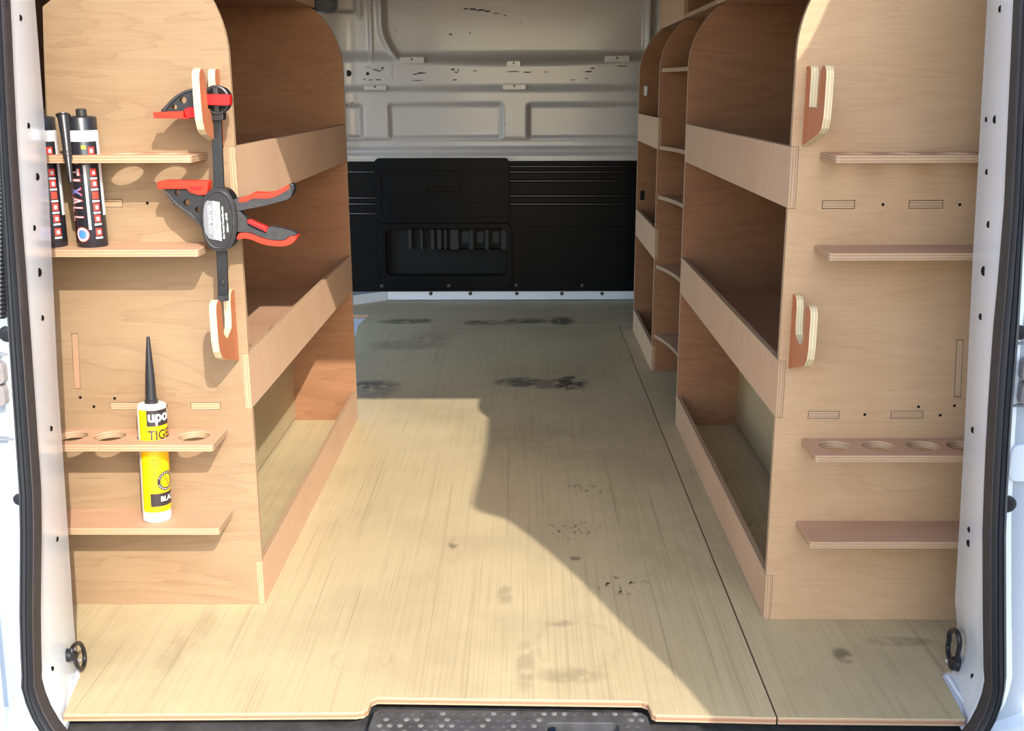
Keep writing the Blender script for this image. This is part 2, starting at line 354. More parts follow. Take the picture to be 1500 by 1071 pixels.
def hgt(x, z):                               # metres towards the viewer
    h = 0.
    for b in RECS: h -= .022*bumpbox(x, z, b, .022)
    sag = .018*(1-min(1, ((x+.02)/.55)**2))                            # long crease sags in the middle
    zz = z+sag
    top = at(750, 84, Y=YK).z
    h += .030*(1-ss(top-.02, top+.03, zz))*ss(Zb[3]-.02, Zb[3]+.012, z)      # beam across
    h += .008*ss(Zb[5]-.016, Zb[5]+.004, z)*(1-ss(Zb[4]-.01, Zb[4]+.02, z))*.0
    h -= .014*ss(Zb[6]-.018, Zb[6], z)*(1-ss(Zb[5]-.004, Zb[5]+.012, z))      # groove above the black panel
    h += .012*(1-ss(Zb[7]-.002, Zb[7]+.018, z))
    if z > top-.03:
        k = ss(top-.03, top+.03, z)
        h += k*.012*math.exp(-((x-lr)/.008)**2)                        # upright bead
        c = lr+.045+max(0, (top+.14-z))**2*3.2
        h += k*.016*math.exp(-((x-c)/.014)**2)
        h -= k*.020*ss(c, c+.03, x)*(1-ss(rr_-.05, rr_-.01, x))
        h -= k*.03*math.exp(-((x-rr_)/.012)**2)
        b = bx(478, -40, 519, 20)
        h -= k*.018*bumpbox(x, z, b, .015)
        h += k*.012*math.exp(-((x-at(526, 10, Y=YK).x)/.012)**2)*ss(at(0, 32, Y=YK).z, at(0, 22, Y=YK).z, z)
    h += .05*ss(.70, .90, abs(x+.02))*ss(.63, .75, z)                                  # sheet wraps round into the side posts
    return h
nx, nz = 300, 150; x0, x1, z0, z1 = -.90, .90, .60, 1.42
mb = MB(); vv = [(x0+(x1-x0)*i/nx, YK-hgt(x0+(x1-x0)*i/nx, z0+(z1-z0)*j/nz), z0+(z1-z0)*j/nz) for j in range(nz+1) for i in range(nx+1)]
mb.add(vv, [(j*(nx+1)+i, j*(nx+1)+i+1, (j+1)*(nx+1)+i+1, (j+1)*(nx+1)+i) for j in range(nz) for i in range(nx)])
mb.build('pressed_sheet', METAL, bk, fix=False, smooth=True, ang=80)
MB().box((-.90, 4.92, -.05), (.90, 4.95, 1.42)).build('backing_sheet', METAL, bk)
def bsurf(px, py):
    q = at(px, py, Y=YK); return V((q.x, YK-hgt(q.x, q.z), q.z))
for a, b, c, d in ((587, 84, 622, 93), (743, 90, 762, 98), (885, 82, 921, 91), (535, 125, 567, 132), (737, 124, 770, 131)):
    p, q = bsurf(a, d), bsurf(c, b); y = min(p.y, q.y, bsurf((a+c)/2, (b+d)/2).y)
    t = board('mounting_tab', rrect(p.x, p.z, q.x, q.z, .004), [], .012, (0, y+.004, 0), (1, 0, 0), (0, 0, 1), [METAL, METAL], bk, bevel=.003)
    MB().lathe([(.004, 0), (.004, .002)], ((p.x+q.x)/2, y-.0075, (p.z+q.z)/2+.004), 10, axis=(0, -1, 0)).build('hole', BLACKD, t)
for a, b, r in ((512, 107.5, .0135), (540, 108, .007)):
    q = bsurf(a, b); MB().lathe([(r, -.003), (r, .0015)], q, 20, axis=(0, -1, 0)).build('hole', BLACKD, bk)
p = [bsurf(a, b) for a, b in ((564, 112), (569, 97), (577, 95), (575, 107), (578, 119), (572, 117))]; yy = min(q.y for q in p)
board('creased_patch', [(q.x, q.z) for q in p], [], .006, (0, yy+.004, 0), (1, 0, 0), (0, 0, 1), [METAL, METAL], bk, bevel=.002)
# scuffs in the paint: ragged flakes of bare primer
sc = MB(); rs = random.Random(3)
def flake(cx, cy, w_, h_, n=9):
    c = bsurf(cx, cy); s = .00305
    p = []
    for i in range(n):
        a = 2*math.pi*i/n; k = rs.uniform(.55, 1.1)
        x, z = c.x+math.cos(a)*w_*s*k, c.z+math.sin(a)*h_*s*k
        p.append((x, YK-hgt(x, z)-.0012, z))
    sc.add([(c.x, c.y-.0014, c.z)]+p, [(0, 1+i, 1+(i+1) % n) for i in range(n)])
for f_ in ((682, 12.5, 5, 1.2), (692, 13, 6, 1.5), (703, 14.5, 8, 1.6), (714, 16, 5, 1.3), (727, 19, 6, .8), (740, 22, 3, .6), (762, 32, 1.2, .8), (660, 50, 3, 1.6), (688, 48, 2, .9), (579, 46, 1, 1),
           (619, 107, 8, 1.3), (609, 109, 4, 1), (664, 102, 4, 1.6), (669, 106, 3, 1.2), (672, 103, 1.5, 2), (696, 104, 4, .9), (752, 105, 14, .9), (772, 106, 8, .9), (800, 105.5, 3, .9), (861, 105, 6, 1.5), (867, 100, 4, 1), (910, 97, 8, 1), (878, 98, 1, 1),
           (550, 102, 5, .8), (556, 104, 6, .9), (562, 100, 2, 2), (540, 99, 4, .5), (545, 117, 5, 1), (556, 117, 6, 1.1), (535, 116, 3, .8), (612, 118, 10, .7), (667, 117, 5, .8), (838, 117, 5, .7), (858, 115, 3, 1), (739, 181, 1.2, .9), (508, 154, 1.5, 1), (516, 151, 1.5, 1), (514, 155, 1, .8)):
    flake(*f_)
sc.build('paint_scuffs', DIRT, bk, fix=False, kind='stuff')
# black moulded lower panel (front face ~20 mm proud of the sheet)
YB = YK-.02
PB = lambda x0, y0, x1, y1, Y=YB: (lambda a, b: (a.x, a.z, b.x, b.z))(at(x0, y1, Y=Y), at(x1, y0, Y=Y))
lo = bx(400, 427, 1100, 236)
cav = PB(567, 335, 742, 403)
cz = [at(750, y, Y=YB).z for y in (427, 236)]
board('lower_trim', [(-.86, .028), (-.62, cz[0]), (.86, cz[0]), (.86, cz[1]), (-.86, cz[1])], [rrect(*cav, .02)], .02, (0, YK, 0), (1, 0, 0), (0, 0, 1), [BLACKT, BLACKT], bk, bevel=.003)
MB().box((cav[0]-.01, YK+.03, cav[1]-.01), (cav[2]+.01, YK+.034, cav[3]+.01)).build('cavity_back', BLACKD, bk)
a = PB(552, 231, 746, 326)
ha = PB(620, 250, 672, 286)
dp = board('door_pad', rrect(*a, .022), [], .026, (0, YB, 0), (1, 0, 0), (0, 0, 1), [BLACKT, BLACKT], bk, bevel=.006)
a = PB(556, 253, 740, 318); dq = MB()
board('pad_frame', rrect(PB(557, 249, 740, 320)[0], PB(557, 249, 740, 320)[1], PB(557, 249, 740, 320)[2], PB(557, 249, 740, 320)[3], .02), [rrect(*PB(560, 252, 737, 284), .014), rrect(*PB(560, 289, 737, 317), .014)], .006, (0, YB-.026, 0), (1, 0, 0), (0, 0, 1), [BLACKT, BLACKT], dp, bevel=.002)
board('pull_handle', rrect(*PB(620, 250, 672, 286), .008), [rrect(*PB(626, 272, 668, 280), .004)], .014, (0, YB-.026, 0), (1, 0, 0), (0, 0, 1), [BLACKT, BLACKT], dp, bevel=.004)
for q in ((568, 296, 624, 310), (676, 296, 730, 310)):
    board('finger_slot', rrect(*PB(*q), .006), [rrect(*PB(q[0]+4, q[1]+4, q[2]-4, q[3]-2), .004)], .008, (0, YB-.026, 0), (1, 0, 0), (0, 0, 1), [BLACKT, BLACKT], dp, bevel=.003)
board('cavity_rim', rrect(*PB(555, 326, 750, 422), .03), [rrect(*cav, .02)], .014, (0, YB, 0), (1, 0, 0), (0, 0, 1), [BLACKT, BLACKT], bk, bevel=.005)
# uprights and gaps inside the cavity, a ledge below them
for x_, w_ in ((600, 4), (617, 3), (633, 4), (643, 5), (652, 3), (662, 5), (668, 6), (690, 6), (713, 5), (738, 8)):
    b = PB(x_-w_/2, 337, x_+w_/2, 366); MB().box((b[0], YK-.004, b[1]), (b[2], YK+.03, b[3])).build('upright', plain('dark_grey_upright', srgb(36, 36, 38), .5, spec=.2) if 'dark_grey_upright' not in bpy.data.materials else bpy.data.materials['dark_grey_upright'], bk)
for x_ in (681, 703, 726):
    b = PB(x_-5, 340, x_+5, 358); board('slot_tag', rrect(*b, .012), [], .004, (0, YK+.02, 0), (1, 0, 0), (0, 0, 1), [bpy.data.materials['dark_grey_upright']]*2, bk, bevel=.002)
b = PB(640, 366, 741, 369); MB().box((b[0], YK-.012, b[1]), (b[2], YK+.03, b[3])).build('ledge', BLACKT, bk)
for x0_, x1_, y_ in ((747, 930, 252), (747, 905, 265), (747, 930, 287), (747, 918, 299), (510, 552, 252), (510, 552, 290), (510, 552, 299), (510, 552, 313), (747, 1000, 244)):
    p, q = at(x0_, y_, Y=YB), at(x1_, y_, Y=YB)
    MB().tube([(p.x, YB-.001, p.z), (q.x, YB-.001, q.z)], .0065, 10).build('rib', BLACKR, bk, smooth=True)
board('hatch_bead', rrect(*PB(763, 332, 960, 408), .014), [rrect(*PB(770, 338, 953, 404), .012)], .006, (0, YB, 0), (1, 0, 0), (0, 0, 1), [BLACKT, BLACKT], bk, bevel=.0025)
for q in ((780, 341, 824, 349), (780, 355, 824, 362), (890, 341, 950, 350), (890, 356, 950, 363)):
    board('louvre', rrect(*PB(*q), .005), [], .007, (0, YB, 0), (1, 0, 0), (0, 0, 1), [BLACKT, BLACKT], bk, bevel=.004)
for x_ in (560, 658, 756, 853):
    q = at(x_, 418.5, Y=YB); MB().lathe([(.011, -.016 if x_ < 750 else -.002), (.009, .003 if x_ > 750 else .0165), (.004, .004 if x_ > 750 else .018)], (q.x, YB, q.z), 16, axis=(0, -1, 0)).build('fixing_clip', BLACKP, bk)
# white sill strip below it with round plugs
MB().box((-.62, YK-.010, -.0), (.88, YK+.01, cz[0]+.004)).build('sill_strip', SUBF, bk, bevel=.004)
MB().add([(-.62, YK-.010, 0), (-.62, YK-.010, .042), (-.86, YK-.20, .042), (-.86, YK-.20, 0), (-.62, YK+.01, 0), (-.62, YK+.01, .042), (-.86, YK+.01, .042), (-.86, YK+.01, 0)],
         [(0, 3, 2, 1), (1, 2, 6, 5), (2, 3, 7, 6)]).build('corner_sill', SUBF, bk, fix=False)
for x_ in (631, 689, 757, 823, 882):
    q = at(x_, 430, Y=YK-.01); MB().lathe([(.0085, -.004), (.0085, .0015), (.006, .0025)], (q.x, YK-.010, q.z), 16, axis=(0, -1, 0)).build('plug', BLACKP, bk)

# rear posts (trim_2 left, trim_3 right): lofted strips, drawn at their real depths
def interp(tab, y):
    if y <= tab[0][0]:
        (a, b), (c, d) = tab[0], tab[1]
        return b+(d-b)*(y-a)/(c-a)
    for (a, b), (c, d) in zip(tab, tab[1:]):
        if y <= c: return b+(d-b)*(y-a)/(c-a)
    (a, b), (c, d) = tab[-2], tab[-1]
    return b+(d-b)*(y-a)/(c-a)
L_in = [(-350, 33), (0, 53), (170, 66), (300, 74), (553, 86), (715, 97), (845, 105.5), (880, 107.5), (905, 109), (950, 113), (1000, 119), (1060, 119)]
L_out = [(-350, -12), (0, 9), (170, 17), (260, 22), (480, 39), (740, 57), (917, 55), (998, 57), (1041, 74), (1065, 88)]
L_seal = [(-350, -22), (0, -8), (300, 7), (480, 15), (740, 32), (917, 31), (998, 35), (1064, 52)]
R_in = [(-350, 1466), (0, 1444.5), (280, 1429), (367, 1424), (640, 1411), (732, 1406), (885, 1397), (905, 1401), (940, 1400), (960, 1396), (985, 1389), (1060, 1386)]
R_out = [(-350, 1511), (0, 1490), (300, 1476), (428, 1465), (495, 1458), (640, 1449), (767, 1443.5), (908, 1443.5), (1004, 1445), (1035, 1437), (1066, 1420)]
R_seal = [(-350, 1532), (0, 1512), (280, 1499.5), (482, 1490), (616, 1479), (767, 1471), (987, 1472), (1057, 1454)]
YO, YI = 1.445, 1.62
def post(name, tin, tout, s):
    ys = list(range(-300, 1060, 20))+[1060, 1085]
    ys = [y for y in ys]
    rings = []
    for y in ys:
        o_ = at(interp(tout, y), y, Y=YO); i_ = at(interp(tin, y), y, Y=YI)
        zc = o_.z; i2 = V((i_.x, YI, zc))
        # slide the inner edge to the same height so the strip is a clean loft
        yy = y
        for _ in range(4):
            q = at(interp(tin, yy), yy, Y=YI); dz = (at(0, yy+1, Y=YI)-at(0, yy, Y=YI)).z; yy += (zc-q.z)/dz
        i2 = at(interp(tin, yy), yy, Y=YI)
        ox, ix = o_.x, i2.x
        prof = [(ox+s*.045, YO+.016), (ox+s*.012, YO-.002), (ox+s*.004, YO-.003), (ox, YO+.002), (ox+(ix-ox)*.25, YO+.028), (ox+(ix-ox)*.33, YO+.045), (ix, YI-.004), (ix+s*.002, YI), (ix+s*.006, YI+.003), (ix+s*.03, YI+.02), (ix+s*.12, YI+.06), (ix+s*.22, YI+.07)]
        rings.append([(a, b, zc) for a, b in prof])
    n = len(rings[0]); mb = MB()
    mb.add([p for r in rings for p in r], [(j*n+i, j*n+i+1, (j+1)*n+i+1, (j+1)*n+i) for j in range(len(rings)-1) for i in range(n-1)])
    return mb.build(name, WHITE, None, smooth=True, ang=60, kind='structure', fix=False)
pl = post('trim_2', L_in, L_out, -1); pr = post('trim_3', R_in, R_out, 1)
def post_pt(tin, tout, px, py):              # a point on the post's face through a pixel: intersect with the face plane at that height
    r = ray(px, py); best = None
    for k in range(61):
        Y = YO+(YI-YO)*k/60; q = V((0, 0, H))+r*(Y/r.y)
        # face x at this Y and height
        yo = py
        for _ in range(4): yo += (q.z-at(0, yo, Y=YO).z)/((at(0, yo+1, Y=YO)-at(0, yo, Y=YO)).z)
        yi = py
        for _ in range(4): yi += (q.z-at(0, yi, Y=YI).z)/((at(0, yi+1, Y=YI)-at(0, yi, Y=YI)).z)
        ox = at(interp(tout, yo), yo, Y=YO).x; ix = at(interp(tin, yi), yi, Y=YI).x
        f = (Y-YO)/(YI-YO); fx = ox+(ix-ox)*(.33+(f-.257)/.743*.67 if f > .257 else f/.257*.33)
        d = abs(fx-q.x)
        if best is None or d < best[0]: best = (d, V((fx, Y, q.z)))
    return best[1]
for par, tin, tout, s, pts in ((pl, L_in, L_out, -1, [(30, 26, 1.), (41, 184, 1.), (54, 259, 1.3), (50, 334, 1), (57, 399, 1.5), (62, 466, 1), (75, 628, 1), (83, 790, 1), (76, 980, 1)]),
                               (pr, R_in, R_out, 1, [(1466, 13, 1.2), (1445, 175, .9), (1458, 175, 1.4), (1446, 252, 1), (1448, 329, 1.2), (1441, 397, 1.7), (1437, 464, 1.2), (1425, 630, 1.2), (1420, 776, 1.1), (1419, 796, 1.4), (1425, 992, 1.3)])):
    for px, py, k in pts:
        q = post_pt(tin, tout, px, py)
        MB().lathe([(.0042*k, -.002), (.0042*k, .0006)], q, 12, axis=(-s, -.12, 0)).build('fixing_hole', BLACKD, par)
# pressed edge of the sill inside the posts: bead running from the ring to the rear corner
for par, s, pts in ((pl, -1, [(119, 992), (102, 1018), (86, 1040), (76, 1052)]), (pr, 1, [(1383, 992), (1398, 1016), (1415, 1040), (1428, 1056)])):
    P3 = [at(a, b, Z=-.002)+V((-s*.0, 0, 0)) for a, b in pts]
    MB().tube([p+V((s*.006, 0, 0)) for p in P3], .0035, 8).build('sill_bead', WHITE, par, smooth=True)
    q0, q1 = P3[0], P3[-1]
    MB().add([(q0.x-s*.02, q0.y+.06, -.0125), (q0.x+s*.10, q0.y+.06, -.0125), (q1.x+s*.10, q1.y-.03, -.016), (q1.x-s*.02, q1.y-.03, -.016),
              (q0.x+s*.004, q0.y+.05, -.004), (q0.x+s*.10, q0.y+.06, .02), (q1.x+s*.10, q1.y-.03, .02), (q1.x+s*.004, q1.y-.03, -.006)],
             [(0, 1, 2, 3), (4, 5, 6, 7), (0, 3, 7, 4), (3, 2, 6, 7)]).build('sill_flange', WHITE, par, fix=False)

# rubber seal round the opening
sealo = root('trim_4', (0, 1.43, 0), kind='structure')
YS = 1.432
def seal_line(ts, to, s):
    return [((at((interp(ts, y)+interp(to, y))/2, y, Y=YS)), abs(at(interp(ts, y), y, Y=YS).x-at(interp(to, y), y, Y=YS).x)/2) for y in [-320, -200, -100, 0, 60, 120, 180, 240, 300, 360, 420, 480, 540, 600, 660, 720, 780, 840, 900, 950, 985]]
A = seal_line(L_seal, L_out, -1); B = seal_line(R_seal, R_out, 1)
ca, cb = A[-1][0], B[-1][0]
def corner(c, s):
    px = [(45, 1000), (51, 1022), (60, 1044), (73, 1066), (92, 1090), (125, 1112), (170, 1124)] if s < 0 else [(1458, 1004), (1454, 1024), (1446, 1046), (1434, 1068), (1415, 1090), (1385, 1112), (1340, 1124)]
    return [(at(a, b, Y=YS), .0118) for a, b in px]
path = A+corner(ca, -1)+[(V((-.25, YS, -.062)), .0118), (V((.2, YS, -.062)), .0118)]+corner(cb, 1)[::-1]+B[::-1]
def sweep(prof, path, name, mat):
    n = len(prof); v = []
    for i, (p, w_) in enumerate(path):
        d = (path[min(i+1, len(path)-1)][0]-path[max(i-1, 0)][0]); d.y = 0; d.normalize(); nn = V((d.z, 0, -d.x))   # points outwards on the left run
        v += [p+nn*a*w_+V((0, b, 0)) for a, b in prof]
    mb = MB(); mb.add(v, [(i*n+k, i*n+(k+1) % n, (i+1)*n+(k+1) % n, (i+1)*n+k) for i in range(len(path)-1) for k in range(n)])
    return mb.build(name, mat, sealo, smooth=True, ang=50)
# profile in (across, depth): outwards positive
sg = -1 if A[0][0].x < 0 and False else 1
prof_body = [(1.0, .012), (1.0, -.004), (.8, -.012), (.45, -.016), (.36, -.0135), (.28, -.0165), (-.1, -.017), (-.17, -.0145), (-.24, -.0165), (-.56, -.013), (-.64, -.003), (-.64, .012)]
prof_lip = [(-.5, .0), (-.55, -.008), (-.72, -.007), (-.88, .002), (-.88, .014), (-.5, .012)]
d0 = (path[1][0]-path[0][0]).normalized(); out = V((d0.z, 0, -d0.x))
if out.x > 0: prof_body = [(-a, b) for a, b in prof_body]; prof_lip = [(-a, b) for a, b in prof_lip]
sweep(prof_body, path, 'seal_bulb', RUBBER); sweep(prof_lip, path, 'inner_lip', LIP)

# rear body faces beside the opening that carry the doors
def jamb(name, s, tseal):
    me = root(name, kind='structure')
    ys = list(range(-320, 1130, 40)); mb = MB(); v = []
    for y in ys:
        q = at(interp(tseal, y), y, Y=1.455); v += [(q.x-s*.02, 1.455, q.z), (s*.80, 1.455+.02, q.z)]
    mb.add(v, [(2*i, 2*i+1, 2*i+3, 2*i+2) for i in range(len(ys)-1)]); mb.build('jamb_face', JAMB_SHADE, me, fix=False)
    return me
jl = jamb('trim_5', -1, L_seal); jr = jamb('trim_6', 1, R_seal)
YJ = 1.455
for par, boxes in ((jl, [(-14, 528, 9, 560), (-14, 562, 11, 592)]), (jr, [(1491, 523, 1520, 556), (1489, 558, 1520, 590)])):
    for a, b, c, d in boxes:
        p, q = at(a, d, Y=YJ), at(c, b, Y=YJ)
        board('hinge_leaf', rrect(p.x, p.z, q.x, q.z, .008), [], .014, (0, YJ+.002, 0), (1, 0, 0), (0, 0, 1), [HINGE, HINGE], par, bevel=.004)
for par, a, b, c, d in ((jl, -30, 517, 17, 521), (jl, -30, 642, 28, 645), (jr, 1488, 501, 1530, 505), (jr, 1484, 593, 1530, 596)):
    p, q = at(a, d, Y=YJ), at(c, b, Y=YJ); MB().box((p.x, YJ-.001, p.z), (q.x, YJ+.008, q.z)).build('panel_joint', plain('shadow_gap_grey', srgb(120, 124, 130), .6) if 'shadow_gap_grey' not in bpy.data.materials else bpy.data.materials['shadow_gap_grey'], par)
for par, a, b, r in ((jl, 11, 489, .009), (jl, 29, 731, .007), (jr, 1494, 487, .008), (jr, 1475, 738, .010)):
    q = at(a, b, Y=YJ); MB().lathe([(r*1.25, -.002), (r*1.25, .003), (r, .004), (r*.6, .0045)], q, 18, axis=(0, -1, 0)).build('grommet', BLACKP, par, smooth=True)
q0, q1 = at(1476, 705, Y=YJ), at(1530, 652, Y=YJ)
board('pressed_boss', rrect(q0.x, q0.z, q1.x, q1.z, .012), [], .008, (0, YJ+.006, 0), (1, 0, 0), (0, 0, 1), [WHITE, WHITE], jr, bevel=.006, seg=3)
# ribbed cable gaiter on the left post
pts = [at(2-i*.0, -60+i*3.2, Y=YJ-.02) for i in range(165)]
MB().tube([p+V((-.0045, 0, 0)) for p in pts], [.0105+.0018*(i % 2) for i in range(165)], 12).build('cable_gaiter', RUBBER, jl)

# open rear doors, standing back towards the viewer on both sides of the view
def door(name, s, outline, xt, xb, out_):
    d = root(name, kind='structure')
    th = .035
    def X(Y, z): return s*(xt+max(0, .62-z)*xb+out_*(1.43-Y))
    v = [(X(Y, z), Y, z) for Y, z in outline]+[(X(Y, z)+s*th, Y+.0, z-.03*(z > 1.3)) for Y, z in outline]; n = len(outline)
    mb = MB(); mb.add(v, [tuple(range(n)), tuple(range(n, 2*n))[::-1]]+[(i, (i+1) % n, n+(i+1) % n, n+i) for i in range(n)])
    mb.build('door_skin', WHITE, d)
    for za, zb in ((.12, .62), (.72, 1.18)):
        m2 = MB(); Ya, Yb = .74, 1.30
        ring = [(Ya, za), (Yb, za), (Yb, zb), (Ya, zb)]; inn = [(Ya+.04, za+.04), (Yb-.04, za+.04), (Yb-.04, zb-.04), (Ya+.04, zb-.04)]
        vv = [(X(Y, z)-s*.001, Y, z) for Y, z in ring]+[(X(Y, z)-s*.014, Y, z) for Y, z in inn]
        m2.add(vv, [(0, 1, 5, 4), (1, 2, 6, 5), (2, 3, 7, 6), (3, 0, 4, 7), (4, 5, 6, 7)]); m2.build('inner_panel', WHITE, d)
    return d
OUT_R = [(1.405, -.45), (1.405, 1.405), (1.347, 1.41), (1.287, 1.392), (1.22, 1.400), (1.008, 1.394), (.717, 1.414), (.527, 1.429), (.517, 1.415), (.520, 1.398), (.600, 1.31), (.619, 1.285), (.645, 1.20), (.656, 1.126), (.657, 1.011), (.64, .94), (.626, .86), (.624, .80), (.617, .747), (.587, .694), (.575, .6), (.57, -.40), (.60, -.45)]
door('door_1', 1, OUT_R, .67, .10, .0)
OUT_L = [(1.405, -.45), (1.405, 1.392), (.75, 1.40), (.66, 1.33), (.62, 1.1), (.60, .6), (.60, -.45)]
door('door_2', -1, OUT_L, .71, .06, .22)

# rear step
st = root('rear_step', (0, 1.40, -.05), label='black textured plastic rear step below the front edge of the plywood floor', cat='step')
MB().box((-.86, 1.18, -.20), (.84, 1.66, -.036)).build('step_bar', STEPM, st, bevel=.012, seg=3)
lt = (at(801, 1059, Z=-.0165), at(905, 1059, Z=-.0165))
def poly_step():
    o2 = [(-.238, 1.20), (.193, 1.20), (.193, 1.47), (.192, 1.498), (.183, 1.5085), (-.228, 1.5165), (-.236, 1.507), (-.238, 1.47)]
    h = rrect(lt[0].x, 1.34, lt[1].x, lt[0].y, .008)
    return board('tread_pad', o2, [h], .028, (0, 0, -.044), (1, 0, 0), (0, 1, 0), [STEPM, STEPM], st, bevel=.004)
poly_step()
# worn round bumps on the tread
tb = MB(); rs = random.Random(5)
for row in range(7):
    for k in range(27):
        x = -.222+k*.0158+(.0079 if row % 2 else 0); y = 1.503-row*.0165
        if lt[0].x-.008 < x < lt[1].x+.008 and y < lt[0].y+.008: continue
        if x > .185 or y > 1.505: continue
        tb.lathe([(.0048, -.001), (.0046, .0008), (.003, .0014)], (x, y, -.016), 10, mi=0 if rs.random() < .45 else 1)
tb.build('tread_bumps', [STEPD, STEPM], st, kind='stuff', smooth=True)
tb = MB()
for k in range(34):
    x = rs.choice([rs.uniform(-.70, -.26), rs.uniform(.21, .64)])
    tb.lathe([(.004, -.001), (.0035, .0008)], (x, 1.44+rs.uniform(-.03, .025), -.0365), 8)
tb.build('worn_flecks', STEPD, st, kind='stuff')
lx0, lx1, ly = lt[0].x, lt[1].x, lt[0].y
MB().box((lx0, 1.34, -.0435), (lx1, ly, -.040)).build('latch_well', BLACKD, st)
lw = MB().box((lx0+.016, 1.36, -.040), (lx1-.016, ly-.012, -.028)).build('latch_striker', BLACKP, st, bevel=.003)
MB().box((lx0+.004, 1.36, -.039), (lx0+.014, ly-.004, -.020)).build('latch_window', GLASS, st, bevel=.002)
for k in (.3, .75):
    MB().lathe([(.004, 0), (.004, .003)], (lx0+(lx1-lx0)*k, ly-.02, -.0285), 10).build('latch_bolt', HINGE, st)

# ================================================================== PLYWOOD RACKING
Z1, Z2 = (.738, .838), (.380, .481); Z3 = (0., .0868); TH = .070; ZT = 1.14
def arc_outline(outer, notch=True, zbot=0.):
    """side panel outline in (u, z); u = 0 at the aisle face, growing towards the van wall"""
    p = []
    if notch: p += [(T, zbot)]
    else: p += [(0, zbot)]
    if notch:
        for a, b in (Z3, Z2, Z1):
            if a > 0: p += [(0, a), (T, a)]
            p += [(T, b), (0, b)]
    R = .2; za = .982
    for i in range(13):
        th = math.acos(1-TH/R)*i/12
        p.append((R-R*math.cos(th), za+R*math.sin(th)))
    p += [(TH, 1.30)] if not notch else [(TH+T, ZT), (TH+T, 1.25), (TH+T+.002, 1.25)]
    return p+outer
OUTER = [(.23, 1.25), (.23, 1.110), (.298, 1.062), (.312, .889), (.375, .05), (.375, 0)]
def slots(zc): return [rect(a-.0012, zc-.0068, b+.0012, zc+.0068) for a, b in ((.0565, .108), (.198, .2515))]
